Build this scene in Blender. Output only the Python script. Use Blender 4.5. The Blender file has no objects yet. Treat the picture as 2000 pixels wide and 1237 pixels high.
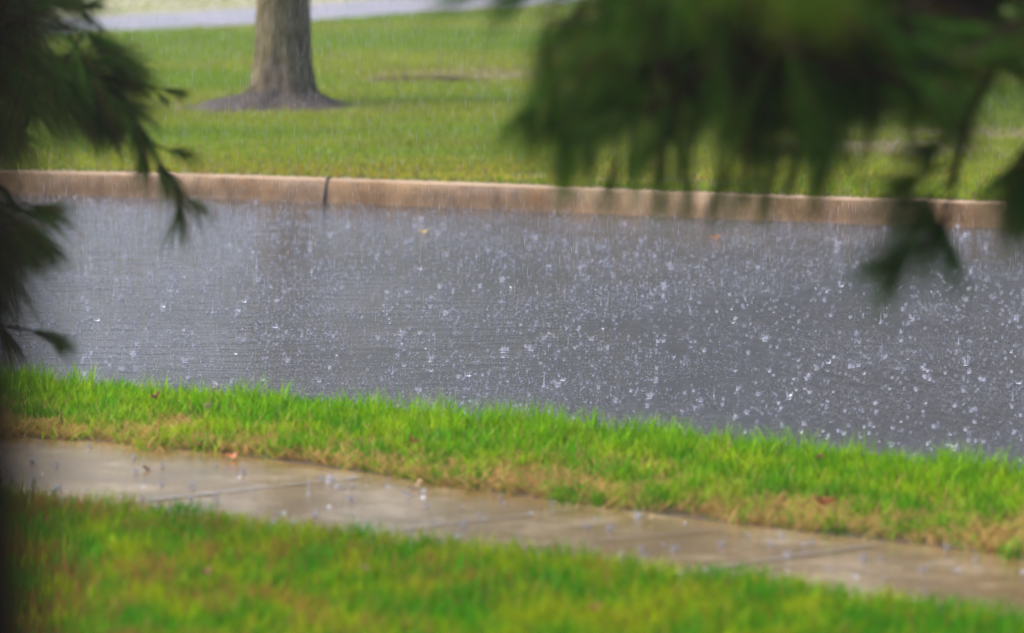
import bpy, math, random
import numpy as np
from mathutils import Vector

# ------------------------------------------------------------------ camera, world, sun
scene = bpy.context.scene
C = scene.collection
F, H, YH = 8600.0, 2.6, -395.0            # focal length in photo pixels, camera height, horizon row
PITCH = math.atan((618.5 - YH) / F)
cam_d = bpy.data.cameras.new('camera'); cam = bpy.data.objects.new('camera', cam_d); C.objects.link(cam)
cam.location = (0, 0, H); cam.rotation_euler = (math.pi/2 - PITCH, 0, 0)
cam_d.sensor_width = 36; cam_d.lens = F / 2000 * 36
cam_d.clip_start = .1; cam_d.clip_end = 3000
cam_d.dof.use_dof = True; cam_d.dof.focus_distance = 20.6; cam_d.dof.aperture_fstop = 2.15
scene.camera = cam

SUN_EL, SUN_ROT = math.radians(45), math.radians(274)
w = bpy.data.worlds.new("World"); scene.world = w; w.use_nodes = True
nt = w.node_tree; bg = nt.nodes['Background']
sky = nt.nodes.new('ShaderNodeTexSky'); sky.sky_type = 'NISHITA'; sky.sun_disc = False
sky.sun_elevation = SUN_EL; sky.sun_rotation = SUN_ROT; sky.air_density = 1.0; sky.dust_density = 7.0; sky.ozone_density = 1.6
hs = nt.nodes.new('ShaderNodeHueSaturation'); hs.inputs['Saturation'].default_value = 1.15; nt.links.new(sky.outputs[0], hs.inputs['Color']); nt.links.new(hs.outputs[0], bg.inputs[0]); bg.inputs[1].default_value = 0.15
sl = bpy.data.lights.new('sun', 'SUN'); sl.energy = 1.3; sl.angle = math.radians(70); sl.color = (1, .97, .92)
so = bpy.data.objects.new('sun', sl); C.objects.link(so)
# sun direction: nishita rotation measured clockwise from +Y
sd = Vector((math.sin(SUN_ROT)*math.cos(SUN_EL), math.cos(SUN_ROT)*math.cos(SUN_EL), math.sin(SUN_EL)))
so.rotation_euler = (-sd).to_track_quat('-Z', 'Y').to_euler(); so.location = sd * 50
scene.view_settings.view_transform = 'Standard'; scene.view_settings.look = 'None'
scene.view_settings.gamma = 1; scene.view_settings.exposure = 1.12
scene.render.engine = 'CYCLES'
scene.cycles.use_denoising = True
scene.cycles.max_bounces = 6; scene.cycles.transparent_max_bounces = 6
scene.cycles.volume_bounces = 0; scene.cycles.sample_clamp_indirect = 6

rng = np.random.default_rng(7)
R = random.Random(11)

def ray(px, py):
    ca, sa = math.cos(PITCH), math.sin(PITCH)
    u = 618.5 - py
    return Vector((px - 1000, F*ca + u*sa, -F*sa + u*ca))
def G(px, py, z=0.0):
    r = ray(px, py); t = (z - H) / r.z
    return Vector((r.x*t, r.y*t, z))
def P(px, py, d):
    r = ray(px, py); t = d / r.y
    return Vector((r.x*t, d, H + r.z*t))

# ------------------------------------------------------------------ helpers
def tag(o, label=None, cat=None, group=None, kind=None):
    if label: o['label'] = label
    if cat: o['category'] = cat
    if group: o['group'] = group
    if kind: o['kind'] = kind
    return o
def empty(name, loc):
    o = bpy.data.objects.new(name, None); C.objects.link(o); o.location = loc; o.empty_display_size = .1
    bpy.context.view_layer.update()
    return o
def mesh_np(name, V, T, mat, col=None, smooth=False):
    V = np.asarray(V, dtype=np.float32).reshape(-1, 3); T = np.asarray(T, dtype=np.int32).reshape(-1, 3)
    me = bpy.data.meshes.new(name)
    me.vertices.add(len(V)); me.vertices.foreach_set('co', V.ravel())
    me.loops.add(T.size); me.loops.foreach_set('vertex_index', T.ravel())
    me.polygons.add(len(T)); me.polygons.foreach_set('loop_start', np.arange(0, T.size, 3, dtype=np.int32))
    me.polygons.foreach_set('loop_total', np.full(len(T), 3, dtype=np.int32))
    if smooth: me.polygons.foreach_set('use_smooth', np.ones(len(T), dtype=bool))
    me.update(calc_edges=True)
    if col is not None:
        a = me.color_attributes.new('col', 'FLOAT_COLOR', 'POINT')
        c = np.ones((len(V), 4), dtype=np.float32); c[:, :3] = col
        a.data.foreach_set('color', c.ravel())
    me.materials.append(mat)
    return me
def link(name, me, parent=None):
    o = bpy.data.objects.new(name, me); C.objects.link(o)
    if parent is not None:
        o.parent = parent; o.location = -Vector(parent.location) if parent.parent is None and parent.type == 'EMPTY' else (0, 0, 0)
    return o
def poly_mesh(name, verts, faces, mat, smooth=False):
    me = bpy.data.meshes.new(name); me.from_pydata([tuple(v) for v in verts], [], faces); me.update()
    if smooth:
        for p in me.polygons: p.use_smooth = True
    me.materials.append(mat); return me

class Acc:
    def __init__(s): s.V = []; s.T = []; s.n = 0; s.Cc = []
    def add(s, V, T, col=None):
        V = np.asarray(V, dtype=np.float64).reshape(-1, 3); T = np.asarray(T, dtype=np.int64).reshape(-1, 3)
        s.V.append(V); s.T.append(T + s.n); s.n += len(V)
        s.Cc.append(np.tile(np.asarray(col if col is not None else (1, 1, 1), dtype=np.float32), (len(V), 1)) if np.ndim(col) < 2 else np.asarray(col))
    def mesh(s, name, mat, col=False, smooth=False):
        return mesh_np(name, np.concatenate(s.V), np.concatenate(s.T), mat, np.concatenate(s.Cc) if col else None, smooth)

def tube(acc, pts, rads, sides=7, noise=0, col=None):
    pts = [Vector(p) for p in pts]; V = []; T = []
    for i, p in enumerate(pts):
        t = (pts[min(i+1, len(pts)-1)] - pts[max(i-1, 0)]).normalized()
        a = t.cross(Vector((0.3, 1, 0.2))).normalized(); b = t.cross(a)
        for k in range(sides):
            th = 2*math.pi*k/sides; r = rads[i]*(1 + noise*(R.random()-.5))
            V.append(p + (a*math.cos(th) + b*math.sin(th))*r)
    for i in range(len(pts)-1):
        for k in range(sides):
            a0 = i*sides+k; a1 = i*sides+(k+1) % sides; b0 = a0+sides; b1 = a1+sides
            T += [(a0, a1, b1), (a0, b1, b0)]
    V.append(pts[0]); V.append(pts[-1]); n = len(V); e = (len(pts)-1)*sides
    for k in range(sides):
        T.append((n-2, (k+1) % sides, k)); T.append((n-1, e+k, e+(k+1) % sides))
    acc.add(V, T, col)

def strips(base, d, length, width, droop, col, tipcol=None, side=None):
    """thin tapered blades: base (n,3), unit direction d (n,3); droop bends the tip; returns V,T,col"""
    n = len(base)
    if side is None:
        rv = rng.normal(size=(n, 3)); side = np.cross(d, rv)
    side = side / np.maximum(np.linalg.norm(side, axis=1, keepdims=True), 1e-6)
    L = length[:, None]; W = width[:, None]/2
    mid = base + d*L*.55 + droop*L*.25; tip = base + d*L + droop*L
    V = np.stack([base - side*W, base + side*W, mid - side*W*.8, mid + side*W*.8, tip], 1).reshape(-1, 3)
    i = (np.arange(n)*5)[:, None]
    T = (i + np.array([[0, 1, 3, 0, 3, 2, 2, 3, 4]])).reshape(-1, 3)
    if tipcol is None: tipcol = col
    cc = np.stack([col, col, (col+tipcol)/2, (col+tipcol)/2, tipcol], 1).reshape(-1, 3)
    return V, T, cc

def fbm(x, y, sc, seed=0, octv=4):
    """cheap smooth value noise in 0..1"""
    out = np.zeros_like(x); amp = 1; tot = 0
    for o in range(octv):
        g = np.random.default_rng(seed*31+o).random((64, 64))
        fx = (x*sc + 17.3*o) ; fy = (y*sc + 9.1*o)
        ix = np.floor(fx).astype(int); iy = np.floor(fy).astype(int); tx = fx-ix; ty = fy-iy
        tx = tx*tx*(3-2*tx); ty = ty*ty*(3-2*ty)
        v = (g[ix % 64, iy % 64]*(1-tx)+g[(ix+1) % 64, iy % 64]*tx)*(1-ty) + (g[ix % 64, (iy+1) % 64]*(1-tx)+g[(ix+1) % 64, (iy+1) % 64]*tx)*ty
        out += v*amp; tot += amp; amp *= .5; sc *= 2.03
    return out/tot

# ------------------------------------------------------------------ materials
def newmat(name):
    m = bpy.data.materials.new(name); m.use_nodes = True
    return m, m.node_tree, m.node_tree.nodes['Principled BSDF']
def N(nt, t, **kw):
    n = nt.nodes.new(t)
    for k, v in kw.items():
        if k in n.inputs: n.inputs[k].default_value = v
        else: setattr(n, k, v)
    return n
def noise(nt, scale, detail=4, rough=.6, stretch=None, rot=0):
    tc = N(nt, 'ShaderNodeTexCoord'); n = N(nt, 'ShaderNodeTexNoise'); n.inputs['Scale'].default_value = scale
    n.inputs['Detail'].default_value = detail; n.inputs['Roughness'].default_value = rough
    if stretch or rot:
        mp = N(nt, 'ShaderNodeMapping'); mp.inputs['Scale'].default_value = stretch or (1, 1, 1); mp.inputs['Rotation'].default_value = (0, 0, rot)
        nt.links.new(tc.outputs['Object'], mp.inputs[0]); nt.links.new(mp.outputs[0], n.inputs['Vector'])
    else: nt.links.new(tc.outputs['Object'], n.inputs['Vector'])
    return n
def ramp(nt, src, stops):
    r = N(nt, 'ShaderNodeValToRGB'); el = r.color_ramp.elements
    while len(el) < len(stops): el.new(.5)
    for e, (p, c) in zip(el, stops): e.position = p; e.color = (*c, 1) if len(c) == 3 else c
    nt.links.new(src, r.inputs[0]); return r
def g3(v): return (v, v, v)
def bump(nt, b, h, dist, strength=1.0, prev=None):
    n = N(nt, 'ShaderNodeBump'); n.inputs['Distance'].default_value = dist; n.inputs['Strength'].default_value = strength
    nt.links.new(h, n.inputs['Height'])
    if prev: nt.links.new(prev.outputs[0], n.inputs['Normal'])
    if b: nt.links.new(n.outputs[0], b.inputs['Normal'])
    return n

def leafmat(name, rough=.4, trans=.35, spec=.5):
    m, nt, b = newmat(name)
    a = N(nt, 'ShaderNodeVertexColor', layer_name='col')
    nt.links.new(a.outputs[0], b.inputs['Base Color']); b.inputs['Roughness'].default_value = rough
    b.inputs['Specular IOR Level'].default_value = spec
    tr = N(nt, 'ShaderNodeBsdfTranslucent'); nt.links.new(a.outputs[0], tr.inputs[0])
    mx = N(nt, 'ShaderNodeMixShader'); mx.inputs[0].default_value = trans
    nt.links.new(b.outputs[0], mx.inputs[1]); nt.links.new(tr.outputs[0], mx.inputs[2])
    nt.links.new(mx.outputs[0], nt.nodes['Material Output'].inputs[0])
    return m
M_GRASS = leafmat('grass_blade', .6, .4, .10)
M_NEEDLE = leafmat('pine_needle', .5, .38, .08)

M_LAWN, nt, b = newmat('lawn_soil')
n1 = noise(nt, .7, 5); n2 = noise(nt, 22, 5, .7)
r1 = ramp(nt, n1.outputs[0], [(.35, (.09, .15, .01)), (.55, (.12, .18, .012)), (.75, (.16, .18, .02))])
r2 = ramp(nt, n2.outputs[0], [(.3, g3(.5)), (.7, g3(1.3))])
mm = N(nt, 'ShaderNodeMix', data_type='RGBA', blend_type='MULTIPLY'); mm.inputs[0].default_value = 1
nt.links.new(r1.outputs[0], mm.inputs[6]); nt.links.new(r2.outputs[0], mm.inputs[7]); nt.links.new(mm.outputs[2], b.inputs['Base Color'])
b.inputs['Roughness'].default_value = .8; bump(nt, b, n2.outputs[0], .03)

M_SOIL, nt, b = newmat('wet_soil')
n1 = noise(nt, 14, 6, .7)
r1 = ramp(nt, n1.outputs[0], [(.3, (.035, .022, .012)), (.55, (.10, .065, .035)), (.75, (.2, .14, .08))])
nt.links.new(r1.outputs[0], b.inputs['Base Color']); b.inputs['Roughness'].default_value = .45; bump(nt, b, n1.outputs[0], .02)

M_MULCH, nt, b = newmat('dark_mulch')
n1 = noise(nt, 40, 5, .75)
r1 = ramp(nt, n1.outputs[0], [(.3, (.012, .008, .006)), (.55, (.045, .030, .024)), (.75, (.12, .085, .065))])
nt.links.new(r1.outputs[0], b.inputs['Base Color']); b.inputs['Roughness'].default_value = .6; bump(nt, b, n1.outputs[0], .03)

# wet asphalt: a film of water, broken by ripples, over dark asphalt
M_ROAD, nt, b = newmat('wet_asphalt')
na = noise(nt, 180, 3, .7)
ra = ramp(nt, na.outputs[0], [(.35, (.020, .019, .017)), (.62, (.05, .047, .043)), (.8, (.13, .125, .115))])
nt.links.new(ra.outputs[0], b.inputs['Base Color']); b.inputs['IOR'].default_value = 1.42
film = noise(nt, .42, 5, .6, (1, .5, 1), math.radians(-22))      # where the water lies deep and calm
rf = ramp(nt, film.outputs[0], [(.40, g3(1.3)), (.62, g3(.12))])
tcx = N(nt, 'ShaderNodeTexCoord'); sx = N(nt, 'ShaderNodeSeparateXYZ'); nt.links.new(tcx.outputs['Object'], sx.inputs[0])
mr = N(nt, 'ShaderNodeMapRange'); mr.inputs[1].default_value = -2.6; mr.inputs[2].default_value = 2.4; mr.inputs[3].default_value = .0; mr.inputs[4].default_value = 1.3
sy = N(nt, 'ShaderNodeMath', operation='MULTIPLY_ADD'); sy.inputs[1].default_value = -.22; sy.inputs[2].default_value = 4.9; nt.links.new(sx.outputs[1], sy.inputs[0])
sa = N(nt, 'ShaderNodeMath', operation='ADD'); nt.links.new(sx.outputs[0], sa.inputs[0]); nt.links.new(sy.outputs[0], sa.inputs[1]); nt.links.new(sa.outputs[0], mr.inputs[0])                       # deeper water towards the low left side
st = N(nt, 'ShaderNodeMath', operation='MULTIPLY'); nt.links.new(rf.outputs[0], st.inputs[0]); nt.links.new(mr.outputs[0], st.inputs[1])
ro = N(nt, 'ShaderNodeMapRange'); ro.inputs[3].default_value = .05; ro.inputs[4].default_value = .34; nt.links.new(st.outputs[0], ro.inputs[0]); nt.links.new(ro.outputs[0], b.inputs['Roughness'])
rip1 = noise(nt, 9, 5, .68); rip2 = noise(nt, 80, 3, .7)
flow = noise(nt, 2.0, 4, .55, (1, 3.4, 1), math.radians(-22))
b1 = bump(nt, None, flow.outputs[0], .05, .6)
b2 = bump(nt, None, rip1.outputs[0], .026, 1.0, b1); nt.links.new(st.outputs[0], b2.inputs['Strength'])
b3 = bump(nt, b, rip2.outputs[0], .005, 1.0, b2); nt.links.new(st.outputs[0], b3.inputs['Strength'])

def concrete(name, c0, c1, c2, wet=.25, sc=3):
    m, nt, b = newmat(name)
    n1 = noise(nt, sc, 6, .65); n2 = noise(nt, 90, 3, .7)
    r1 = ramp(nt, n1.outputs[0], [(.3, c0), (.5, c1), (.72, c2)])
    r2 = ramp(nt, n2.outputs[0], [(.3, g3(.75)), (.7, g3(1.2))])
    mm = N(nt, 'ShaderNodeMix', data_type='RGBA', blend_type='MULTIPLY'); mm.inputs[0].default_value = 1
    nt.links.new(r1.outputs[0], mm.inputs[6]); nt.links.new(r2.outputs[0], mm.inputs[7]); nt.links.new(mm.outputs[2], b.inputs['Base Color'])
    nw = noise(nt, 1.6, 4, .6)
    rw = ramp(nt, nw.outputs[0], [(.4, g3(wet)), (.62, g3(min(1, wet*2.2)))])
    nt.links.new(rw.outputs[0], b.inputs['Roughness']); b.inputs['IOR'].default_value = 1.36
    n3 = noise(nt, 30, 3, .6)
    p = bump(nt, None, n3.outputs[0], .0022, .7); bump(nt, b, n2.outputs[0], .0008, .7, p)
    return m
M_WALK = concrete('wet_concrete', (.13, .074, .020), (.19, .122, .044), (.36, .28, .18), .07)  # palest tone puts patches of reflected sky into the colour
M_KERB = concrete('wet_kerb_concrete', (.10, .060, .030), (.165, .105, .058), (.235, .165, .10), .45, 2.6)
nt = M_KERB.node_tree; b = nt.nodes['Principled BSDF']; old = b.inputs['Base Color'].links[0].from_socket
nk = noise(nt, 9, 5, .7, (1, 1, .35)); rk = ramp(nt, nk.outputs[0], [(.32, (.45, .42, .40)), (.5, (.95, .95, .95)), (.7, (1.25, 1.2, 1.1))])
mk = N(nt, 'ShaderNodeMix', data_type='RGBA', blend_type='MULTIPLY'); mk.inputs[0].default_value = 1
nt.links.new(old, mk.inputs[6]); nt.links.new(rk.outputs[0], mk.inputs[7]); nt.links.new(mk.outputs[2], b.inputs['Base Color'])
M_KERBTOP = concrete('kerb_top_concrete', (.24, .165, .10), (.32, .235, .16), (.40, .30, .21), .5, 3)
M_PATH = concrete('far_concrete', (.18, .18, .225), (.22, .22, .27), (.26, .26, .31), .3, .8)

M_PUDDLE, nt, b = newmat('standing_water')
b.inputs['Base Color'].default_value = (.27, .225, .18, 1); b.inputs['Roughness'].default_value = .15; b.inputs['IOR'].default_value = 1.45

M_CRACK, nt, b = newmat('dark_joint_gap'); b.inputs['Base Color'].default_value = (.02, .02, .02, 1); b.inputs['Roughness'].default_value = .6

M_DROP, nt, b = newmat('splashing_water')
b.inputs['Base Color'].default_value = (.80, .84, .97, 1); b.inputs['Roughness'].default_value = .15
b.inputs['Transmission Weight'].default_value = .62; b.inputs['IOR'].default_value = 1.33
M_DROP2, nt, b = newmat('fine_splashing_water')
b.inputs['Base Color'].default_value = (.70, .74, .86, 1); b.inputs['Roughness'].default_value = .2
b.inputs['Transmission Weight'].default_value = .8; b.inputs['IOR'].default_value = 1.33
M_RAIN, nt, b = newmat('falling_water')
b.inputs['Base Color'].default_value = (.78, .80, .86, 1); b.inputs['Roughness'].default_value = .2
b.inputs['Transmission Weight'].default_value = .5; b.inputs['IOR'].default_value = 1.33

def barkmat(name, c0, c1, c2, zs=.25, sc=14):
    m, nt, b = newmat(name)
    n1 = noise(nt, sc, 6, .7, (1, 1, zs)); n2 = noise(nt, 3, 4, .6)
    r1 = ramp(nt, n1.outputs[0], [(.32, c0), (.5, c1), (.7, c2)])
    r2 = ramp(nt, n2.outputs[0], [(.42, (1, 1, 1)), (.62, (.80, .86, .55))])
    mm = N(nt, 'ShaderNodeMix', data_type='RGBA', blend_type='MULTIPLY'); mm.inputs[0].default_value = 1
    nt.links.new(r1.outputs[0], mm.inputs[6]); nt.links.new(r2.outputs[0], mm.inputs[7]); nt.links.new(mm.outputs[2], b.inputs['Base Color'])
    b.inputs['Roughness'].default_value = .75; b.inputs['Specular IOR Level'].default_value = .12; bump(nt, b, n1.outputs[0], .05)
    return m
M_BARK = barkmat('grey_bark', (.03, .022, .014), (.13, .105, .075), (.26, .215, .155), .22, 16)
M_PBARK = barkmat('pine_bark', (.008, .0035, .0015), (.02, .010, .004), (.045, .024, .010))

# ------------------------------------------------------------------ ground layout
def extend(pts, lx, rx, k=-.45, n=1):
    pts = [Vector(p) for p in pts]
    z = pts[0].z
    L = Vector((lx, pts[0].y + (lx - pts[0].x)*k, z)); Rr = Vector((rx, pts[-1].y + (rx - pts[-1].x)*k, z))
    return [L] + pts + [Rr]
KT = .15                                                   # kerb height
kerb_px = [(-500, 322), (0, 331), (400, 339), (700, 349), (1000, 359), (1300, 372), (1700, 386), (2000, 394), (2500, 410)]
kerb_line = extend([G(x, y, KT) for x, y in kerb_px], -90, 90, -.3)       # back of the kerb top, grass starts here
near_px = [(-500, 712), (0, 752), (500, 795), (1000, 838), (1500, 888), (2000, 940), (2500, 992)]
near_line = extend([G(x, y, KT) for x, y in near_px], -90, 90, -.6)
w1_px = [(-500, 822), (0, 856), (200, 869), (450, 892), (700, 926), (1000, 972), (1300, 1012), (1600, 1048), (2000, 1092), (2500, 1150)]
walk_far = extend([G(x, y, KT) for x, y in w1_px], -90, 90, -.7)
w2_px = [(-500, 935), (0, 983), (300, 1010), (560, 1052), (1000, 1092), (1500, 1150), (2000, 1218), (2500, 1280)]
walk_near = extend([G(x, y, KT) for x, y in w2_px], -90, 90, -.7)

def resample(line, n=160):
    """same x samples on every line, denser in the middle"""
    xs = np.concatenate([np.linspace(-90, -8, 12)[:-1], np.linspace(-8, 8, n), np.linspace(8, 90, 12)[1:]])
    lx = np.array([p.x for p in line]); ly = np.array([p.y for p in line])
    return xs, np.interp(xs, lx, ly)
def yat(line, x):
    return np.interp(x, [p.x for p in line], [p.y for p in line])
def band(name, la, lb, za, zb, mat, off_a=0.0, off_b=0.0, jit=0.0, rows=1):
    xs, ya = resample(la) if not np.isscalar(la) else (None, None)
    if np.isscalar(la): xs, yb = resample(lb); ya = np.full_like(xs, la)
    if np.isscalar(lb): yb = np.full_like(xs, lb)
    elif not np.isscalar(la): yb = resample(lb)[1]
    ya = ya + off_a; yb = yb + off_b
    if jit: ya = ya + (fbm(xs, xs*0+3, 3.0, 5)-.5)*jit; yb = yb + (fbm(xs, xs*0+8, 3.0, 6)-.5)*jit
    V = []; Fc = []; n = len(xs)
    for r in range(rows+1):
        t = r/rows
        for i in range(n): V.append((xs[i], ya[i]*(1-t)+yb[i]*t, za*(1-t)+zb*t))
    for r in range(rows):
        for i in range(n-1): a = r*n+i; Fc.append((a, a+1, a+1+n, a+n))
    return poly_mesh(name, V, Fc, mat)

def S(name, me, label=None): return tag(link(name, me), kind='structure', label=label)
gm = poly_mesh('ground', [(-900, -300, -.25), (900, -300, -.25), (900, 1500, -.25), (-900, 1500, -.25)], [(0, 1, 2, 3)], M_LAWN)
S('ground', gm, 'wide ground under everything')
S('road', band('road', near_line, kerb_line, 0, 0, M_ROAD, -.4, .3, rows=2), 'dark asphalt road flooded by pouring rain')
# far kerb: front face, rounded nose, top
xs, yk = resample(kerb_line)
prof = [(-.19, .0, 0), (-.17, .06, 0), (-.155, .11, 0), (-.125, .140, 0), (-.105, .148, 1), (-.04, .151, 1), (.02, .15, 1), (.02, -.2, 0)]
V = []; Fc = []; MI = []
for j, (dy, z, mi) in enumerate(prof):
    for i in range(len(xs)): V.append((xs[i], yk[i]+dy, z if z != 0 else -.02))
n = len(xs)
for j in range(len(prof)-1):
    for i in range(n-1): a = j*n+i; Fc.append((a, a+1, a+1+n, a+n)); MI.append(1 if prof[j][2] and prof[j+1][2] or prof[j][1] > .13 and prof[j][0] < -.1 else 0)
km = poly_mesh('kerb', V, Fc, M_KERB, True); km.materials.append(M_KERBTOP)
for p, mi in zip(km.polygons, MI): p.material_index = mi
kerb_o = S('kerb', km, 'brown concrete kerb along the far lawn')
# dark joint across the kerb
jx = G(636, 370, .08).x; jy = float(yat(kerb_line, jx))
acc = Acc()
tube(acc, [(jx+.022, jy-.0, .155), (jx+.012, jy-.12, .148), (jx+.004, jy-.155, .115), (jx-.004, jy-.172, .06), (jx-.008, jy-.193, .0)], [.009, .011, .011, .010, .009], 6)
jo = link('joint_gap', acc.mesh('joint_gap', M_CRACK), kerb_o); jo.location = (0, 0, 0)
# near kerb, mostly behind the grass
xs, yk = resample(near_line)
V = []; Fc = []
for dy, z in [(.14, -.02), (.12, .12), (.10, .147), (-.03, .147), (-.03, -.2)]:
    for i in range(n): V.append((xs[i], yk[i]+dy, z))
for j in range(4):
    for i in range(n-1): a = j*n+i; Fc.append((a, a+1, a+1+n, a+n))
S('kerb', poly_mesh('kerb', V, Fc, M_KERB), 'concrete kerb hidden behind the near grass strip')
S('lawn', band('lawn', kerb_line, 900.0, .15, .15, M_LAWN, .02), 'green lawn across the road')
S('verge', band('verge', walk_far, near_line, .146, .146, M_SOIL, 0, -.03), 'soil of the grass strip between sidewalk and road')
S('sidewalk', band('sidewalk', walk_near, walk_far, .150, .150, M_WALK, -.08, .05, .05), 'wet tan concrete sidewalk')
S('lawn', band('lawn', -60.0, walk_near, .154, .154, M_SOIL, 0, 0, .0), 'near lawn below the sidewalk')
# pale path at the top
pa = extend([G(x, y, .154) for x, y in [(-300, 92), (200, 63), (500, 50), (850, 24), (1100, 8), (1500, -12)]], -90, 90, .6)
pb = extend([G(x, y, .154) for x, y in [(-300, 52), (200, 33), (500, 16), (700, 2), (1100, -30), (1500, -50)]], -90, 90, .6)
S('path', band('path', pa, pb, .154, .154, M_PATH), 'pale wet path beyond the lawn')

pc = [Vector((p.x, p.y+7.0, p.z)) for p in pb]
M_DRY = concrete('pale_dry_verge', (.22, .22, .13), (.30, .29, .19), (.38, .36, .27), .6, 1.2)
S('verge', band('verge', pb, pc, .154, .154, M_DRY, .0), 'pale thin grass verge beyond the far path')
# sidewalk joints full of water
def joint(p0, p1, wd, name='sidewalk_joint', lab=None):
    a = G(*p0, .1545); c = G(*p1, .1545); d = (c-a); L = d.length; d.normalize(); s = Vector((-d.y, d.x, 0))
    V = []; Fc = []; m = 26
    for i in range(m+1):
        t = i/m; q = a + d*L*t; ww = wd*(.3+.9*R.random())*(1 if .03 < t < .97 else .5)
        o = (R.random()-.5)*.012
        V += [q + s*(o+ww), q + s*(o-ww)]
    for i in range(m): Fc.append((2*i, 2*i+1, 2*i+3, 2*i+2))
    return V, Fc
jv = []; jf = []
for p0, p1, wd in [((150, 990), (712, 931), .016), ((520, 1062), (1130, 994), .011), ((900, 1082), (1420, 1032), .006), ((1250, 1130), (1730, 1060), .016), ((-250, 905), (60, 872), .010)]:
    V, Fc = joint(p0, p1, wd); k = len(jv); jv += V; jf += [tuple(i+k for i in f) for f in Fc]
S('puddle', poly_mesh('puddle', jv, jf, M_PUDDLE), 'water standing in the sidewalk joints and edges')

# ------------------------------------------------------------------ grass
def grass(name, X, Y, Z, hmin, hmax, wd, cols, lean=.35, label='', flat=None, tipk=1.25):
    n = len(X)
    base = np.stack([X, Y, Z], 1)
    th = rng.random(n)*2*np.pi; ln = np.abs(rng.normal(size=n))*lean
    if flat is not None: ln = ln + flat
    d = np.stack([np.cos(th)*ln, np.sin(th)*ln, np.ones(n)], 1); d /= np.linalg.norm(d, axis=1, keepdims=True)
    ln2 = rng.random(n)*.45
    droop = np.stack([np.cos(th)*ln2, np.sin(th)*ln2, -ln2*.5], 1)
    ph = rng.random(n)*np.pi; side = np.stack([np.cos(ph), np.sin(ph), np.zeros(n)], 1)
    Lh = hmin + (hmax-hmin)*rng.random(n)
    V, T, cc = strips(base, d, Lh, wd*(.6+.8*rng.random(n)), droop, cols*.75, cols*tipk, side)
    o = link(name, mesh_np(name, V, T, M_GRASS, cc))
    return tag(o, label=label, cat='grass', kind='stuff')
def mixcol(a, b, t): return np.asarray(a)[None]*(1-t[:, None]) + np.asarray(b)[None]*t[:, None]
GREEN, YGREEN, DGREEN, STRAW, BROWN = (.09, .31, .001), (.30, .45, .002), (.028, .11, .002), (.60, .43, .15), (.30, .15, .045)

# strip between sidewalk and road
def scatter(x0, x1, la, lb, dens):
    xs = np.linspace(x0, x1, 200); hgt = yat(lb, xs)-yat(la, xs); area = hgt.mean()*(x1-x0); n = int(area*dens)
    x = rng.uniform(x0, x1, n); t = rng.random(n)
    return x, t, yat(la, x)*(1-t)+yat(lb, x)*t
x, t, y = scatter(-4.5, 4.5, walk_far, near_line, 6500)
pt = fbm(x, y, 8.0, 3); pt2 = .4*fbm(x, y, 2.4, 9)+.6*fbm(x, y, 7.5, 10)
col = mixcol(GREEN, YGREEN, np.clip((pt-.42)*4, 0, 1)*.85)
col = col*(.7+.6*rng.random(len(x)))[:, None]
dk = rng.random(len(x)) < .22; col[dk] = col[dk]*.45; li = rng.random(len(x)) < .08; col[li] = col[li]*1.3+np.array([.08, .08, .03])
dry = np.clip((.36 + (pt2-.5)*2.3 - t)*6, 0, 1) ; dry = np.maximum(dry, np.clip((pt2-.66)*6, 0, .8)); isdry = rng.random(len(x)) < dry*.72 + .04
dc = mixcol(STRAW, BROWN, rng.random(len(x))); col[isdry] = dc[isdry]
keep = rng.random(len(x)) > np.clip((.10-t)*9, 0, .75)
hh = np.where(isdry, .55, 1.0)*(1-.45*dry)
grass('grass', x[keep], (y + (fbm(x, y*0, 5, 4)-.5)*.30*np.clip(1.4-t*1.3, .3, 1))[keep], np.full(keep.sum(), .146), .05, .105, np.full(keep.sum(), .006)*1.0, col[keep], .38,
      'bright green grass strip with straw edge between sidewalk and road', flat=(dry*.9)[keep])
# tall tufts at the road edge of the strip
tx = rng.uniform(-4.2, 4.2, 260); cx = np.repeat(tx, 22); cn = len(cx)
cy = yat(near_line, cx) - np.repeat(rng.random(260)**1.5*.5, 22)*1 - .02 + rng.normal(size=cn)*.025; cx = cx + rng.normal(size=cn)*.03
cc = mixcol(GREEN, YGREEN, rng.random(cn)*.7)*(.7+.7*rng.random(cn))[:, None]
grass('grass', cx, cy, np.full(cn, .146), .08, .175, np.full(cn, .006), cc, .33, 'taller green tufts leaning over the road edge')
# near lawn
yb = [Vector((p.x, p.y-3.6, p.z)) for p in walk_near]
x, t, y = scatter(-4.0, 4.0, yb, walk_near, 5200)
pt = fbm(x, y, 8.0, 13); pt2 = .3*fbm(x, y, 2.6, 19)+.7*fbm(x, y, 8, 20)
col = mixcol((.055, .25, .001), (.27, .35, .001), np.clip((pt-.43)*5 - (x > .6)*.25, 0, 1))*(.65+.7*rng.random(len(x)))[:, None]
dry = np.clip((pt2-.50)*5, 0, .6)*np.clip(.9-(x+.5)*.8, .12, 1.3); isdry = rng.random(len(x)) < dry*.8+.03
col[isdry] = mixcol((.26, .15, .03), BROWN, rng.random(len(x)))[isdry]
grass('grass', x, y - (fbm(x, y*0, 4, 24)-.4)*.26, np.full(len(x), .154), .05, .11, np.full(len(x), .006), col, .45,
      'blurred yellow green lawn in front of the sidewalk')
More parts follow.
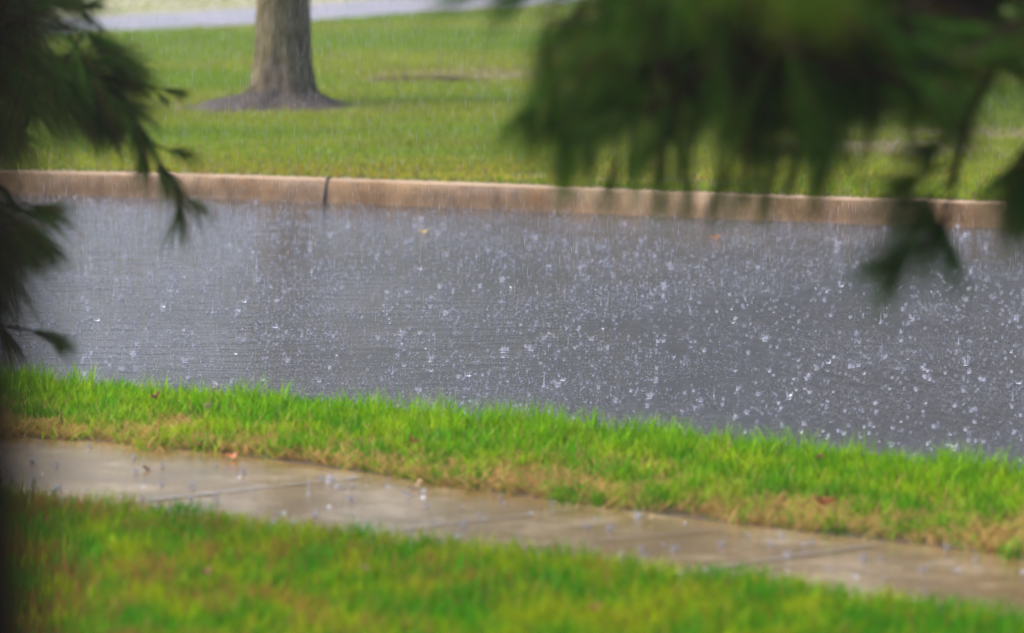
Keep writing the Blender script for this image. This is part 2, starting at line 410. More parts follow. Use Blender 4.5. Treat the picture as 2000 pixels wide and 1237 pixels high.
# lawn across the road
n = 430000
y = 26 + 34*rng.random(n)**1.15; half = y*.145+1.2; x = rng.uniform(-1, 1, n)*half
ok = y > yat(kerb_line, x)-.065+.04*fbm(x, y*0, 6, 8)
ok &= ~((y > yat(pa, x)) & (y < yat(pb, x)))
ok &= (y < yat(pb, x)) | (rng.random(n) < .12)
patch = lambda px, py, rx, ry: ((x-G(px, py, .15).x)/rx)**2 + ((y-G(px, py, .15).y + .1*(x-G(px, py, .15).x))/ry)**2
bare = np.zeros(n)
for (px, py, rx, ry) in [(960, 148, 1.1, 1.0), (820, 158, .7, .5), (1720, 290, .75, .75), (1990, 262, 1.0, .6), (1050, 345, .3, .12), (1230, 352, .5, .15), (1420, 360, .5, .12), (535, 212, .95, .8)]:
    bare = np.maximum(bare, np.clip(1.35-patch(px, py, rx, ry), 0, 1))
fb = fbm(x, y, 1.6, 33)
ok &= rng.random(n) > bare*(.35+.75*fb)*1.1
x = x[ok]; y = y[ok]; bare = bare[ok]; n = len(x)
pt = fbm(x*.5, y, .55, 43); pt2 = fbm(x*.4, y, .9, 49)
col = mixcol((.16, .28, .012), (.24, .30, .018), np.clip((pt-.40)*4, 0, 1))*(.85+.3*rng.random(n))[:, None]
col *= (1-.2*np.clip((pt2-.5)*4, 0, 1))[:, None]
edge = np.clip(1-(y-yat(kerb_line, x))/2.2, 0, 1); yl = rng.random(n) < edge*.5; col[yl] = col[yl]*np.array([1.7, 1.15, 1.2])
isdry = rng.random(n) < .05+.35*bare+.10*edge; col[isdry] = mixcol((.30, .20, .09), (.2, .13, .07), rng.random(n))[isdry]
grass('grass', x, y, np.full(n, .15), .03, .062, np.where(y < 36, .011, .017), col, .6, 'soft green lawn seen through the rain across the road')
# bare earth under the thin patches of the far lawn
bv = []; bf = []
for (px, py, rx, ry) in [(960, 148, 1.3, 1.2), (820, 158, .8, .6), (1720, 290, .9, .85), (1990, 262, 1.3, .7), (1230, 352, .7, .18), (1050, 345, .4, .15), (1420, 360, .6, .14)]:
    c = G(px, py, .154); k = len(bv); m = 30
    for i in range(m):
        th = 2*math.pi*i/m; rr = .7+.5*R.random(); bv.append(c + Vector((math.cos(th)*rx*rr, math.sin(th)*ry*rr-.1*math.cos(th)*rx, 0)))
    bf.append(tuple(range(k, k+m)))
M_BARE, nt, b = newmat('bare_earth')
n1 = noise(nt, 5, 6, .7); r1 = ramp(nt, n1.outputs[0], [(.3, (.10, .11, .04)), (.55, (.17, .155, .085)), (.75, (.24, .21, .14))])
nt.links.new(r1.outputs[0], b.inputs['Base Color']); b.inputs['Roughness'].default_value = .9; b.inputs['Specular IOR Level'].default_value = .15; bump(nt, b, n1.outputs[0], .02)
S('bare_ground', poly_mesh('bare_ground', bv, bf, M_BARE), 'worn earth showing through the far lawn')

# ------------------------------------------------------------------ street tree
tc = G(551, 206, KT); tree = empty('street_tree', tc)
tag(tree, 'thick grey brown tree trunk standing on the lawn across the road', 'tree')
sc_t = F / tc.y
V = []; Fc = []; SD = 48
levels = [(-.05, .36), (.0, .31), (.04, .275), (.08, .255), (.14, .24), (.22, .228), (.34, .216), (.5, .205), (.7, .197), (.9, .19), (1.2, .185), (1.8, .178), (2.5, .17), (3.2, .165), (4.2, .155), (6.5, .12), (7.8, .05)]
fl = [R.uniform(-1, 1) for _ in range(5)]
for z, r in levels:
    flare = max(0, (.32-z)/.32)
    for k in range(SD):
        th = 2*math.pi*k/SD
        rr = r*1.05*(1+.10*flare*math.sin(5*th+.7)+.02*math.sin(9*th+z*2)+.015*math.sin(17*th-z*5)+.012*R.uniform(-1, 1))
        V.append((tc.x + rr*math.cos(th)*1.05 + .015*z, tc.y + rr*math.sin(th), KT+z))
for j in range(len(levels)-1):
    for k in range(SD): a = j*SD+k; c2 = j*SD+(k+1) % SD; Fc.append((a, c2, c2+SD, a+SD))
link('trunk', poly_mesh('trunk', V, Fc, M_BARK, True), tree)
acc = Acc()
for (dx, dy) in [(-.5, -.35), (-.3, -.42), (.1, -.40), (.42, .12), (.38, -.22), (-.36, .12), (.05, .4)]:
    e = Vector((tc.x+dx, tc.y+dy, KT+.0)); s0 = Vector((tc.x+dx*.25, tc.y+dy*.25, KT+.16)); m1 = s0.lerp(e, .45); m1.z = KT+.06
    tube(acc, [s0, m1, e, e+Vector((dx*.3, dy*.3, -.03))], [.10, .065, .03, .012], 9, .1)
link('root', acc.mesh('root', M_BARK, smooth=True), tree)
# limbs and crown above the frame
acc = Acc(); tips = []
for i in range(9):
    a = i*2.4; z0 = KT+4.4+i*.30; L = 2.2+R.random()*1.2
    p0 = Vector((tc.x+.05, tc.y, z0)); p1 = p0+Vector((math.cos(a)*L*.5, math.sin(a)*L*.5, .7)); p2 = p0+Vector((math.cos(a)*L, math.sin(a)*L, 1.5))
    tube(acc, [p0, p1, p2], [.07, .045, .012], 7, .1); tips += [p1, p2, p1.lerp(p2, .5)]
link('limb', acc.mesh('limb', M_BARK, smooth=True), tree)
nl = 14000; tp = np.array([tuple(p) for p in tips]); base = tp[rng.integers(0, len(tp), nl)] + rng.normal(size=(nl, 3))*np.array([.55, .55, .45])
d = rng.normal(size=(nl, 3)); d /= np.linalg.norm(d, axis=1, keepdims=True)
colr = mixcol((.05, .11, .02), (.09, .15, .03), rng.random(nl))
Vv, Tt, cc = strips(base, d, np.full(nl, .11), np.full(nl, .06), np.zeros((nl, 3)), colr)
link('crown', mesh_np('crown', Vv, Tt, M_GRASS, cc), tree)
# unseen trees beyond the frame, added to darken the road's reflections at right
def reflection_tree(x, y, hgt, rad, label):
    t = empty('reflection_tree', (x, y, KT)); tag(t, label, 'tree', 'unseen trees added for the road reflection')
    a = Acc(); tube(a, [(x, y, 0), (x+.1, y, hgt*.3), (x, y+.1, hgt*.6), (x, y, hgt*.9)], [.34, .26, .18, .05], 12, .1)
    for i in range(8):
        an = i*2.4; z = hgt*(.22+.07*i); tube(a, [(x, y, z), (x+math.cos(an)*rad*.75, y+math.sin(an)*rad*.75, z+hgt*.14)], [.12, .03], 6, .1)
    link('trunk', a.mesh('trunk', M_BARK, smooth=True), t)
    ncl = 90; cen = rng.normal(size=(ncl, 3)); cen /= np.linalg.norm(cen, axis=1, keepdims=True); cen *= (rng.random((ncl, 1))**.4)*np.array([[rad, rad, hgt*.42]]); cen += np.array([[x, y, hgt*.56]])
    nl = 15000; b0 = cen[rng.integers(0, ncl, nl)] + rng.normal(size=(nl, 3))*.6; b0[:, 2] = np.maximum(b0[:, 2], 1.3)
    dd = rng.normal(size=(nl, 3)); dd /= np.linalg.norm(dd, axis=1, keepdims=True)
    V_, T_, c_ = strips(b0, dd, np.full(nl, .35), np.full(nl, .26), np.zeros((nl, 3)), mixcol((.03, .06, .012), (.06, .10, .02), rng.random(nl)))
    link('crown', mesh_np('crown', V_, T_, M_GRASS, c_), t)
reflection_tree(3.5, 74, 14, 5.0, 'unseen broad leafy tree added for the road reflection, leftmost of its row')
reflection_tree(11.5, 70, 16, 5.5, 'unseen tallest leafy tree added for the road reflection, middle of its row')
reflection_tree(20, 73, 15, 5.5, 'unseen leafy tree added for the road reflection, right end of its row')
# mulch mound
V = []; Fc = []; rings = 7; m = 44
for j in range(rings+1):
    t = j/rings
    for k in range(m):
        th = 2*math.pi*k/m; c_, s_ = math.cos(th), math.sin(th)
        ex = (.60 if c_ > 0 else .86); ex += (.07*math.sin(7*th)+.04*math.sin(11*th+1))
        V.append((tc.x + c_*ex*t, tc.y - .12 + s_*(.62+.08*math.sin(5*th))*t - (.55 if c_ < 0 else -.1)*abs(c_)*t*.75, KT-.01 + .19*(1-t)**1.25 + .045*(R.random()-.5)*(1-t)**.5*(t > .25)))
for j in range(rings):
    for k in range(m): a = j*m+k; c2 = j*m+(k+1) % m; Fc.append((a, c2, c2+m, a+m))
tag(link('mulch_mound', poly_mesh('mulch_mound', V, Fc, M_MULCH, True)), 'low dark mound of mulch spread round the foot of the tree trunk', 'mulch')

# ------------------------------------------------------------------ pines
def needle_cols(n, kind=0):
    a, c_ = [((.020, .085, .005), (.080, .20, .012)), ((.008, .050, .002), (.050, .15, .004)), ((.05, .12, .004), (.11, .19, .006))][kind]
    col = mixcol(a, c_, rng.random(n)**1.3)*(.7+.6*rng.random(n))[:, None]
    br = rng.random(n) < (.27 if kind == 0 else .10); col[br] = mixcol((.16, .07, .02), (.10, .05, .02), rng.random(n))[br]
    return col
def tufts(acc, pts, n, ln, spread=.55, kind=0, wd=.0024, grav=.30, along=1.0):
    """needles around the last stretch of a twig"""
    pts = [np.array(p) for p in pts]
    a = pts[-2]; c_ = pts[-1]; ax = c_-a; L = np.linalg.norm(ax); ax = ax/L
    t = 1 - rng.random(n)**1.1*along
    base = a[None] + (c_-a)[None]*t[:, None]
    rv = rng.normal(size=(n, 3)); rv -= (rv@ax)[:, None]*ax[None]; rv /= np.linalg.norm(rv, axis=1, keepdims=True)
    s = spread*(.4+.9*rng.random(n)); d = ax[None]*1.0 + rv*s[:, None]; d /= np.linalg.norm(d, axis=1, keepdims=True)
    g = np.zeros((n, 3)); g[:, 2] = -grav*(.3+rng.random(n))
    V, T, cc = strips(base, d, ln*(.65+.45*rng.random(n)), np.full(n, wd), g, needle_cols(n, kind))
    acc.add(V, T, cc)
def bez(p0, p1, p2, n=6):
    p0, p1, p2 = Vector(p0), Vector(p1), Vector(p2)
    return [p0*(1-t)**2 + p1*2*t*(1-t) + p2*t*t for t in [i/n for i in range(n+1)]]
def bough(tree, main, twigs, r0=.016, n=150, ln=.15, kind=0, spread=.55, wd=.0026, grav=.3, label=None):
    """main: list of points; twigs: list of point lists that each end in a tuft"""
    ab = Acc(); an = Acc()
    twigs = [[min(main, key=lambda p: (p-tw[0]).length)] + tw for tw in twigs]
    if main: tube(ab, main, [r0*(1-.75*i/(len(main)-1)) for i in range(len(main))], 7, .15)
    for tw in twigs:
        tube(ab, tw, [r0*.42*(1-.6*i/(len(tw)-1)) for i in range(len(tw))], 5, .1)
        tufts(an, [tw[-2], tw[-1]] if len(tw) == 3 else [tw[2], tw[-1]], int(n*R.uniform(.7, 1.3)), ln, spread, kind, wd, grav)
    o = link('bough', ab.mesh('bough', M_PBARK, smooth=True), tree)
    if label: o['label'] = label
    nd = link('needles', an.mesh('needles', M_NEEDLE, col=True), o); nd.location = (0, 0, 0)
    return o
def pine_body(tree, x, y, r, h, zlow, rad, avoid=None, nb=34):
    acc = Acc(); zz = [0, .1, .3, 1, 2, 3.5, 5.5, h]
    tube(acc, [(x+.02*math.sin(z*1.3), y, KT-.05+z) for z in zz], [r*1.5, r*1.25, r*1.08, r, r*.93, r*.8, r*.55, .03], 28, .05)
    link('trunk', acc.mesh('trunk', M_PBARK, smooth=True), tree)
    ab = Acc(); an = Acc()
    for i in range(nb):
        z = zlow + (h-zlow)*i/nb; a = i*2.399; L = rad*(1-.75*(z-zlow)/(h-zlow))*R.uniform(.8, 1.1)
        dv = Vector((math.cos(a), math.sin(a), 0))
        if avoid and z < avoid[2] and dv.dot(Vector((avoid[0], avoid[1], 0)).normalized()) > .0: continue
        p0 = Vector((x, y, z)); p2 = p0 + dv*L + Vector((0, 0, -.1)); ml = bez(p0, p0+dv*L*.5+Vector((0, 0, .25)), p2, 5)
        tube(ab, ml, [.03*(1-.8*k/5) for k in range(6)], 6, .1)
        for q in range(7):
            s0 = ml[2+q//2]; e = s0 + dv*R.uniform(.15, .4) + Vector((R.uniform(-.35, .35), R.uniform(-.35, .35), R.uniform(-.25, .1)))
            tube(ab, [s0, e], [.008, .004], 4); tufts(an, [s0, e], 60, .16, .6, 0, .004)
    link('branches', ab.mesh('branches', M_PBARK, smooth=True), tree)
    link('crown', an.mesh('crown', M_NEEDLE, col=True), tree)

# ---- left pine, 12.6 m away: trunk beyond the left edge of the picture
DL = 14.5
pineL = empty('pine_tree', (-3.2, 15.0, KT)); tag(pineL, 'pine tree with slightly blurred long needled boughs reaching in from the left', 'pine tree', 'pine trees near the camera')
pine_body(pineL, -3.2, 15.0, .13, 8.0, 2.6, 1.5, avoid=(1, 0, 3.4))
org = Vector((-3.0, 13.0, 1.6))
def lp(px, py, dd=0): return P(px, py, DL+dd)
def pxtw(pts, dd=0): return [lp(a, b_, dd+R.uniform(-.05, .05)) for a, b_ in pts]
# the upper mass of needles
def outw(cx, cy, j=.5):
    def f(px, py):
        a = math.atan2(py-cy, px-cx) + R.gauss(0, j); return math.cos(a), math.sin(a)
    return f
def mass(tree, poly_fn, count, boxpx, depth, dj, root_px, tl, n, ln, kind, spread, wd, grav, dirfn, r0=.012, chunks=6, rootd=0):
    tws = []
    while len(tws) < count:
        px, py = R.uniform(boxpx[0], boxpx[2]), R.uniform(boxpx[1], boxpx[3])
        if not poly_fn(px, py): continue
        d = depth + R.uniform(-dj, dj); dx, dy = dirfn(px, py); L = tl*R.uniform(.7, 1.3)
        p1 = P(px, py, d); s = F/d
        p0 = p1 - Vector((dx, R.uniform(-.5, .5), -dy)).normalized()*L
        mid = p0.lerp(p1, .5) + Vector((0, 0, .02))
        tws.append([p0, mid, p1])
    k = max(1, len(tws)//chunks)
    for c0 in range(0, len(tws), k):
        grp = tws[c0:c0+k]
        rx = R.uniform(0, 1); rp = P(root_px[0], root_px[1]+R.uniform(-80, 80), depth+rootd+R.uniform(-dj, dj))
        g0 = grp[0][0]
        main = bez(rp, rp.lerp(g0, .5)+Vector((0, 0, .08)), g0, 7)
        tw2 = []
        for tw in grp:
            # hook every twig to its nearest point on the main branch
            q = min(main, key=lambda p: (p-tw[0]).length)
            tw2.append([q.lerp(tw[0], .0), q.lerp(tw[0], .6)+Vector((0, 0, .02)), tw[0], tw[1], tw[2]])
        ab = Acc(); an = Acc()
        tube(ab, main, [r0*(1-.6*i/7) for i in range(8)], 7, .15)
        for tw in tw2:
            tube(ab, tw, [r0*.45*(1-.6*i/(len(tw)-1)) for i in range(len(tw))], 5, .1)
            tufts(an, [tw[-3], tw[-1]], int(n*R.uniform(.7, 1.3)), ln, spread, kind, wd, grav)
        o = link('bough', ab.mesh('bough', M_PBARK, smooth=True), tree)
        nd = link('needles', an.mesh('needles', M_NEEDLE, col=True), o); nd.location = (0, 0, 0)

def inL(px, py): return px < 175 + 18*math.sin(py*.05) and py < 285 - max(0, px-60)*.45
mass(pineL, inL, 120, (-160, -120, 200, 290), DL, .35, (-700, -60),   .17, 95, .19, 0, .58, .0019, .25, outw(-20, 20, .45), chunks=7)
bough(pineL, [lp(-1100, 120), lp(-300, 90), lp(60, 110), lp(150, 150)], [
    pxtw([(150, 150), (200, 180), (235, 205)]), pxtw([(150, 150), (215, 150), (250, 158)]), pxtw([(120, 140), (210, 120), (240, 135)]),
    pxtw([(235, 205), (255, 235), (270, 262)]), pxtw([(150, 150), (190, 205), (215, 240)]), pxtw([(100, 130), (150, 200), (180, 235)]), pxtw([(120, 140), (165, 60), (185, 75)])], .016, 150, .15, 0, .5)
bough(pineL, [lp(140, 150), lp(205, 185), lp(255, 225), lp(290, 270), lp(300, 300)], [
    pxtw([(292, 278), (325, 292), (358, 300)]), pxtw([(300, 300), (322, 330), (350, 385)]), pxtw([(340, 360), (368, 390), (392, 406)]),
    pxtw([(286, 285), (280, 300), (278, 318)]), pxtw([(300, 300), (308, 315), (318, 335)]), pxtw([(345, 370), (352, 395), (350, 420)])], .013, 75, .15, 0, .48)
bough(pineL, [lp(150, 140), lp(225, 160), lp(280, 170)], [pxtw([(270, 165), (312, 172), (345, 177)], .1), pxtw([(285, 170), (305, 180), (318, 190)], .1), pxtw([(225, 135), (240, 130), (250, 136)]), pxtw([(200, 60), (150, 20), (178, 10)])], .010, 75, .10, 0, .3)
def inL2(px, py): return 120 < px < 305 - abs(py-185)*.6 and 95 < py < 262 and py < 300-px*.2
mass(pineL, inL2, 34, (110, 90, 310, 265), DL+.1, .25, (-500, -20), .14, 75, .17, 0, .62, .0018, .2, outw(100, 130, .45), chunks=3)
def inL3(px, py): return px < 95-abs(py-450)*.3 and 395 < py < 640
mass(pineL, inL3, 32, (-120, 395, 90, 600), DL, .25, (-900, 360), .12, 100, .16, 0, .65, .0019, .4, outw(-90, 390, .35), chunks=3)
# the lower boughs at the left edge
bough(pineL, [lp(-1100, 330), lp(-300, 370), lp(-60, 390), lp(30, 400)], [
    pxtw([(0, 398), (40, 408), (80, 415)]), pxtw([(-20, 395), (30, 425), (60, 450)]), pxtw([(-40, 395), (0, 440), (20, 480)]),
    pxtw([(-60, 395), (-20, 460), (0, 520)]), pxtw([(-10, 410), (50, 440), (85, 470)]), pxtw([(-50, 400), (-30, 480), (-20, 560)]), pxtw([(20, 400), (60, 400), (90, 405)]), pxtw([(-60, 420), (10, 470), (50, 490)])], .018, 120, .16, 0, .42)
bough(pineL, [lp(-1100, 560), lp(-300, 590), lp(-60, 615), lp(20, 640)], [
    pxtw([(20, 636), (60, 645), (100, 655)]), pxtw([(-40, 610), (0, 630), (15, 655)]), pxtw([(60, 645), (95, 655), (115, 668)]), pxtw([(-60, 600), (-30, 560), (-15, 590)])], .012, 80, .13, 0, .35)

# ---- right pine, about 7.8 m away, far out of focus; trunk beyond the right edge
pineR = empty('pine_tree', (3.2, 10.8, KT)); tag(pineR, 'pine tree whose very blurred dark boughs hang from the top right', 'pine tree', 'pine trees near the camera')
pine_body(pineR, 3.2, 10.8, .16, 9.0, 3.1, 2.2, avoid=(-1, 0, 3.9))
def bottomR(px): return np.interp(px, [1000, 1040, 1100, 1180, 1260, 1350, 1450, 1560, 1620, 1660, 1800, 1880, 1940, 2100], [180, 215, 280, 265, 275, 300, 300, 305, 290, 240, 235, 240, 190, 170])
def inR(px, py):
    l = np.interp(py, [-200, 0, 60, 120, 170, 230], [1000, 1060, 1090, 1080, 1040, 1060])
    return px > l and py < bottomR(px)
mass(pineR, inR, 185, (1000, -140, 2080, 340), 10.5, .5, (2700, -160), .16, 95, .17, 1, .55, .0026, .3, outw(1380, -120, .5), r0=.022, chunks=12, rootd=.3)
def rp_(px, py, dd=0): return P(px, py, 10.3+dd)
def rtw(pts, dd=0): return [rp_(a, b_, dd) for a, b_ in pts]
bough(pineR, [rp_(2700, -60), rp_(2150, 20), rp_(1950, 110), rp_(1895, 220), rp_(1868, 330), rp_(1850, 425)], [
    rtw([(1868, 330), (1830, 380), (1800, 400)]), rtw([(1850, 425), (1810, 470), (1755, 500)]), rtw([(1850, 425), (1848, 440), (1845, 452)]),
    rtw([(1860, 380), (1835, 400), (1822, 418)]), rtw([(1810, 470), (1770, 495), (1748, 515)]), rtw([(1895, 230), (1850, 270), (1820, 290)]), rtw([(1868, 320), (1800, 340), (1770, 360)])], .024, 140, .17, 1, .85)
bough(pineR, [rp_(2700, 60), rp_(2200, 150), rp_(2050, 230), rp_(2000, 300)], [
    rtw([(2000, 290), (1992, 330), (1990, 380)]), rtw([(2010, 290), (2000, 340), (2005, 400)]), rtw([(2030, 260), (2015, 300), (2012, 360)]), rtw([(2000, 290), (1985, 310), (1978, 330)])], .022, 130, .17, 1, .75)
bough(pineR, [rp_(2400, -260), rp_(1700, -140), rp_(1250, -60), rp_(1090, 60), rp_(1060, 170)], [
    rtw([(1070, 150), (1052, 190), (1040, 210)]), rtw([(1060, 170), (1070, 200), (1075, 235)]), rtw([(1100, 50), (1080, 90), (1075, 120)]), rtw([(1250, -60), (1050, -20), (1010, -5)]), rtw([(1250, -90), (980, -40), (900, -25)])], .022, 110, .16, 1, .6)
hang = []
for hx, hy in [(1095, 300), (1110, 335), (1150, 300), (1195, 350), (1235, 320), (1260, 290), (1290, 365), (1325, 340), (1345, 372), (1395, 385), (1420, 350), (1450, 365), (1480, 340), (1500, 378), (1545, 350), (1590, 362), (1610, 330), (1700, 250), (1780, 240)]:
    dd = R.uniform(-.4, .4); hang.append([P(hx+R.uniform(10, 40), hy-170, 10.4+dd), P(hx+R.uniform(0, 20), hy-80, 10.4+dd), P(hx, hy, 10.4+dd)])
for k in range(0, len(hang), 5):
    g0 = hang[k][0]
    bough(pineR, bez(P(2700, -160, 10.8), P(1900, -60, 10.6), g0), hang[k:k+5], .022, 60, .12, 1, .3)
# bright boughs much nearer the camera, top centre right
def inN(px, py): return py < -40 + 25*math.sin(px*.012)
mass(pineR, inN, 26, (1330, -260, 1760, -20), 7.0, .25, (3400, -380), .12, 60, .14, 2, .7, .0026, .4, lambda px, py: (-.3, 1.0), chunks=3, rootd=.6)

# ---- dark trunk right beside the camera at the left edge
pineC = empty('pine_tree', (-.48, 2.4, KT)); tag(pineC, 'dark brown pine trunk dissolving in blur along the left edge', 'pine tree', 'pine trees near the camera')
def edge_x(z): return 0
pine_body(pineC, -.466, 2.4, .215, 8.5, 4.2, 1.6, nb=20)

# ------------------------------------------------------------------ splashes
def octa(acc, c, r, st=1.0):
    c = np.array(c); V = c + np.array([[r, 0, 0], [-r, 0, 0], [0, r, 0], [0, -r, 0], [0, 0, r*st], [0, 0, -r*st]])
    acc.add(V, [(0, 2, 4), (2, 1, 4), (1, 3, 4), (3, 0, 4), (2, 0, 5), (1, 2, 5), (3, 1, 5), (0, 3, 5)])
def splash_mesh(kind, s=.66):
    acc = Acc(); r0 = .013*s
    if kind in (0, 1, 2):                                  # crown
        nf = R.randint(7, 10); hh = .020*s*(.7+.6*R.random())
        m = nf*4; V = []; T = []
        jit = [R.uniform(.3, 1.5) for _ in range(nf)]
        for ring, (rr, zf) in enumerate([(.9, 0), (1.15, .25), (1.45, .55)]):
            for i in range(m):
                th = 2*math.pi*i/m; fing = max(0, math.cos(nf*th))
                z = hh*zf*(1 if ring < 2 else (.45+.5*fing*jit[i//4])); V.append((r0*rr*math.cos(th), r0*rr*math.sin(th), z-.001))
        for ring in range(2):
            for i in range(m):
                a = ring*m+i; b_ = ring*m+(i+1) % m; T += [(a, b_, b_+m), (a, b_+m, a+m)]
        acc.add(V, T)
        for i in range(nf):
            th = 2*math.pi*i/nf+R.uniform(-.3, .3); o = Vector((math.cos(th), math.sin(th), R.uniform(-.1, .2))); L = R.uniform(.2, 1.7)
            p0 = o*r0*1.4+Vector((0, 0, hh*.5)); p1 = p0+o*r0*.35*L+Vector((0, 0, hh*.6*L))
            tube(acc, [p0, p1], [.0016*s, .0007*s], 5)
            if R.random() < .7: octa(acc, p1+o*r0*.3+Vector((0, 0, hh*R.uniform(.1, .6))), .0016*s*R.uniform(.7, 1.3))
        
    elif kind == 3:                                        # jet
        hh = .05*s*R.uniform(.8, 1.3)
        tube(acc, [(0, 0, -.001), (0, 0, hh*.25), (.001, 0, hh*.7), (.001, 0, hh)], [.006*s, .0025*s, .0018*s, .0012*s], 7)
        octa(acc, (.001, 0, hh*1.15), .0034*s, 1.3); octa(acc, (-.002, .002, hh*1.5), .002*s)
        tube(acc, [(0, 0, -.001), (0, 0, .0015)], [.011*s, .009*s], 9)
    else:                                                  # burst of threads and drops
        for i in range(26):
            th = R.random()*6.283; e = R.uniform(.5, 1.35); L = R.uniform(.010, .060)*s
            d = Vector((math.cos(th)*math.cos(e), math.sin(th)*math.cos(e), math.sin(e))); p0 = d*r0*.6
            tube(acc, [p0, p0+d*L*.6], [.0012*s, .0006*s], 4)
            octa(acc, p0+d*L+Vector((0, 0, -.002)), .0014*s*R.uniform(.6, 1.3))
        tube(acc, [(0, 0, -.001), (0, 0, .0018)], [r0*1.3, r0*1.0], 12)
    return acc
variants = [splash_mesh(k, R.uniform(.42, .74)) for k in (0, 4, 4, 4, 1, 3, 4, 4, 4, 4, 2, 4, 4, 3, 4, 4, 4, 4, 4, 4, 4, 4)]
vmesh = [a.mesh('rain_splash', M_DROP, smooth=False) for a in variants]
def infr(p):
    dpt = p.y; ppx = 1000 + F*p.x/dpt*1.0
    ca, sa = math.cos(PITCH), math.sin(PITCH); zc = (p.z-H); fwd = p.y*ca - zc*sa; up = p.y*sa + zc*ca
    return 1000+F*p.x/fwd, 618.5-F*up/fwd
pts = []
for i in range(24000):
    yy = R.uniform(13, 31); xx = R.uniform(-4.6, 4.6)
    if yat(near_line, xx)+.16 < yy < yat(kerb_line, xx)-.20:
        if fbm(np.array([xx]), np.array([yy]), 1.1, 61)[0] < R.uniform(.15, .5): continue
        sz = R.uniform(.35, 1.0)**1.5 * (1.5 if R.random() < .07 else .85)
        pts.append((xx, yy, .001 if yy < yat(kerb_line, xx)-.7 else .0055, sz, R.randrange(22), R.random()*6.28))
def shows(p):
    u, v = infr(Vector(p[:3])); 
    if not (5 < u < 1995): return 0
    if v > np.interp(u, [0, 2000], [725, 905]) or (u < 160 and v > 380): return 0
    if u > 1020 and v < 400: return 0
    return p[3]/p[1]
pts.sort(key=lambda p: -shows(p))
def place(p, label, group):
    o = bpy.data.objects.new('rain_splash', vmesh[p[4]]); C.objects.link(o)
    o.location = p[:3]; o.rotation_euler = (0, 0, p[5]); o.scale = (p[3],)*3
    tag(o, label, 'splash', group)
for p in pts[:285]: place(p, 'crisp white crown or jet of water thrown up by a raindrop on the flooded road', 'large splashes on the road')
def merged(plist, name, label):
    acc = Acc()
    for p in plist:
        a = variants[p[4]]; V = np.concatenate(a.V); T = np.concatenate(a.T); c_, s_ = math.cos(p[5]), math.sin(p[5])
        V2 = np.stack([V[:, 0]*c_-V[:, 1]*s_, V[:, 0]*s_+V[:, 1]*c_, V[:, 2]], 1)*p[3] + np.array(p[:3]); acc.add(V2, T)
    tag(link(name, acc.mesh(name, M_DROP2)), label, 'splashes', None, 'stuff')
merged(pts[285:], 'small_splashes', 'countless small raindrop splashes covering the road')
wp = []
while len(wp) < 170:
    xx = R.uniform(-2.6, 2.4); t = R.random(); yy = float(yat(walk_near, xx))*(1-t)+float(yat(walk_far, xx))*t
    wp.append((xx, yy, .1505, R.uniform(.6, 1.3), R.randrange(22), R.random()*6.28))
wp.sort(key=lambda p: -p[3])
for p in wp[:15]: place(p, 'blurred pale splash of a raindrop on the tan sidewalk', 'splashes on the sidewalk')
merged(wp[15:], 'small_splashes', 'faint small raindrop splashes on the sidewalk')
# fine spray just above the road, plus flat pale shapes modelled as glints
def diamonds(cen, r, hl):
    n = len(cen); o = np.array([[1, 0, 0], [-.5, .87, 0], [-.5, -.87, 0], [0, 0, 1], [0, 0, -1]])
    V = cen[:, None, :] + o[None]*np.stack([r, r, hl], 1)[:, None, :]
    i = (np.arange(n)*5)[:, None]; T = (i + np.array([[0, 1, 3, 1, 2, 3, 2, 0, 3, 1, 0, 4, 2, 1, 4, 0, 2, 4]])).reshape(-1, 3)
    return V.reshape(-1, 3), T
n = 260000; xx = rng.uniform(-4.6, 4.6, n); ll = yat(near_line, xx)+.15; hh = yat(kerb_line, xx)-.2; yy = ll+(hh-ll)*rng.random(n)
cl = fbm(xx, yy, 1.8, 77); k = rng.random(n) < np.clip((cl-.36)*4, .15, 1); xx = xx[k]; yy = yy[k]; n = len(xx)
zz = rng.random(n)**2.2*.05+.002; rr = .0005+.0009*rng.random(n)**3
V, T = diamonds(np.stack([xx, yy, zz], 1), rr, rr*(1+3*rng.random(n)))
nf_ = n//4; V2, T2 = diamonds(np.stack([xx[:nf_]+.07, yy[:nf_]+.05, np.full(nf_, .0012)], 1), .0015+.005*rng.random(nf_)**2, np.full(nf_, .0009)); T = np.concatenate([T, T2+len(V)]); V = np.concatenate([V, V2])  # flat pale lenses on the water, standing in for glints of ripples
tag(link('spray', mesh_np('spray', V, T, M_DROP)), 'fine spray of droplets bouncing just above the road, with pale ripple glints modelled on the water', 'spray', None, 'stuff')
# falling rain
n = 210000; yy = 15.5 + 33*rng.random(n)**.55; xx = rng.uniform(-1, 1, n)*(yy*.16+.6); zz = rng.random(n)*4.0+.15
V, T = diamonds(np.stack([xx, yy, zz], 1), .0004+.0005*rng.random(n)**2, .010+.03*rng.random(n))
V[:, 0] += (V[:, 2])*.015
tag(link('rain', mesh_np('rain', V, T, M_RAIN)), 'fine vertical rain falling over road and lawn', 'rain', None, 'stuff')

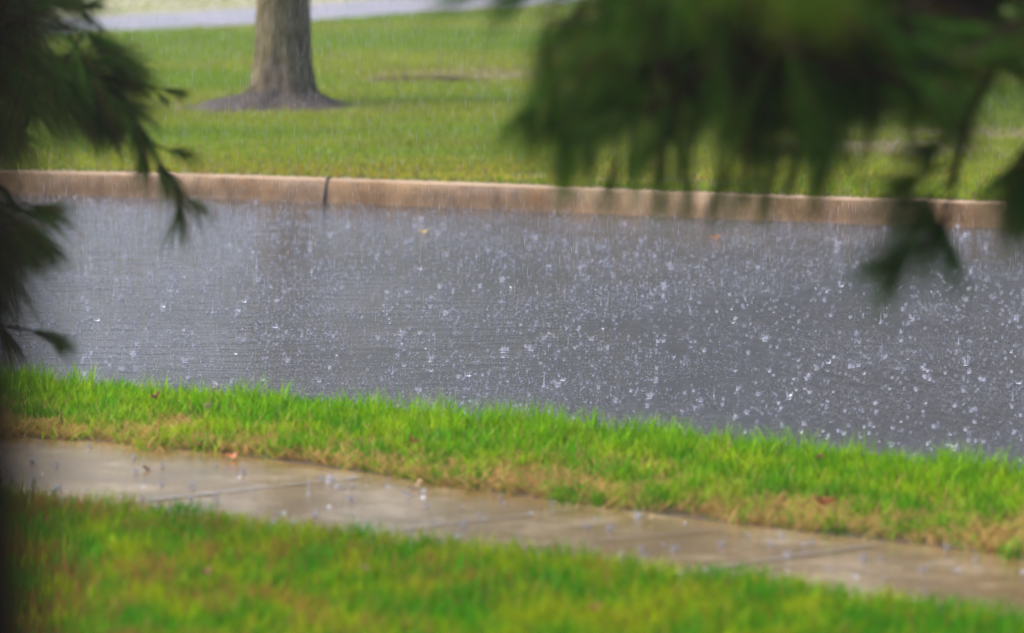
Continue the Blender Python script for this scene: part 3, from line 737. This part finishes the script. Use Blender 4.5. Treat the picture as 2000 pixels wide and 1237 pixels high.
# ------------------------------------------------------------------ fallen leaves
M_LEAF = leafmat('fallen_leaf', .35, .2, .5)
def leaf(px, py, z, size, col, label, rz=None, tilt=.25):
    acc = Acc(); m = 18; V = [(0, 0, .004)]; T = []
    for i in range(m):
        th = 2*math.pi*i/m; rr = (.5+.28*abs(math.cos(2.5*th)))*(1.15 if abs(math.cos(th)) > .8 else .85)
        V.append((size*rr*math.cos(th), size*.62*rr*math.sin(th), .012*math.cos(2*th)+.006*R.random()))
    for i in range(m): T.append((0, 1+i, 1+(i+1) % m))
    acc.add(V, T, col)
    tube(acc, [(-size*.5, 0, .003), (-size*.95, size*.1, .01)], [.0013, .001], 4, col=(col[0]*.6, col[1]*.6, col[2]*.6))
    o = link('fallen_leaf', acc.mesh('fallen_leaf', M_LEAF, col=True)); o.location = G(px, py, z)
    o.rotation_euler = (R.uniform(-tilt, tilt)+ (0.7 if tilt > .5 else 0), R.uniform(-tilt, tilt), R.random()*6.28 if rz is None else rz)
    return tag(o, label, 'leaf', 'fallen leaves')
YEL, ORG, RED, TAN = (.38, .28, .09), (.38, .15, .04), (.20, .05, .02), (.36, .26, .13)
leaf(828, 452, .012, .045, YEL, 'curled yellow leaf floating on the road near the far kerb', 0, .2)
leaf(1395, 464, .012, .045, ORG, 'orange leaf on the road below the hanging pine boughs', .3, .1)
leaf(806, 858, .235, .032, ORG, 'orange brown leaf caught upright in the middle of the green strip', .4, .8)
leaf(302, 775, .225, .030, RED, 'dark red leaf in the strip near its road edge at left', 1, .6)
leaf(402, 794, .225, .030, TAN, 'pale tan leaf in the green strip just right of a red leaf', 1, .6)
leaf(455, 890, .165, .035, (.42, .15, .04), 'bright orange leaf on the straw edge beside the sidewalk', 0, .3)
leaf(1599, 893, .235, .028, RED, 'small red leaf among the green blades close to the road edge', 1, .7)
leaf(1545, 918, .17, .030, TAN, 'cream leaf low in the right half of the strip', 1, .5)
leaf(290, 916, .156, .026, (.10, .06, .04), 'small dark leaf lying flat on the sidewalk', 0, .1)
leaf(1160, 1186, .255, .026, ORG, 'orange leaf on the blurred lawn at bottom right of centre', .2, .7)
leaf(403, 1115, .245, .028, RED, 'rust red leaf on the blurred near lawn at left', .2, .7)
leaf(710, 1106, .245, .02, TAN, 'pale leaf on the blurred near lawn below the sidewalk', .2, .7)
leaf(1268, 1010, .165, .030, TAN, 'pale straw coloured leaf at the straw edge above the sidewalk', .2, .4)
leaf(1608, 978, .20, .045, (.30, .09, .02), 'large rust coloured leaf in the brown patch of the strip', .2, .7)
leaf(810, 950, .16, .040, (.40, .27, .14), 'curled dry leaf against the sidewalk edge', .6, .5)

# ------------------------------------------------------------------ haze of rain
M_HAZE = bpy.data.materials.new('rain_haze'); M_HAZE.use_nodes = True; nt = M_HAZE.node_tree; nt.nodes.clear()
out = nt.nodes.new('ShaderNodeOutputMaterial'); pv = nt.nodes.new('ShaderNodeVolumePrincipled')
pv.inputs['Color'].default_value = (.9, .92, 1.0, 1); pv.inputs['Density'].default_value = .0009; pv.inputs['Anisotropy'].default_value = .2
nt.links.new(pv.outputs[0], out.inputs['Volume'])
x0, x1, y0, y1, z0, z1 = -950, 950, -350, 1550, -1.3, 12
hv = [(x0, y0, z0), (x1, y0, z0), (x1, y1, z0), (x0, y1, z0), (x0, y0, z1), (x1, y0, z1), (x1, y1, z1), (x0, y1, z1)]
hf = [(0, 3, 2, 1), (4, 5, 6, 7), (0, 1, 5, 4), (1, 2, 6, 5), (2, 3, 7, 6), (3, 0, 4, 7)]
tag(link('haze', poly_mesh('haze', hv, hf, M_HAZE)), 'pale rain haze over the whole place', 'haze', None, 'stuff')
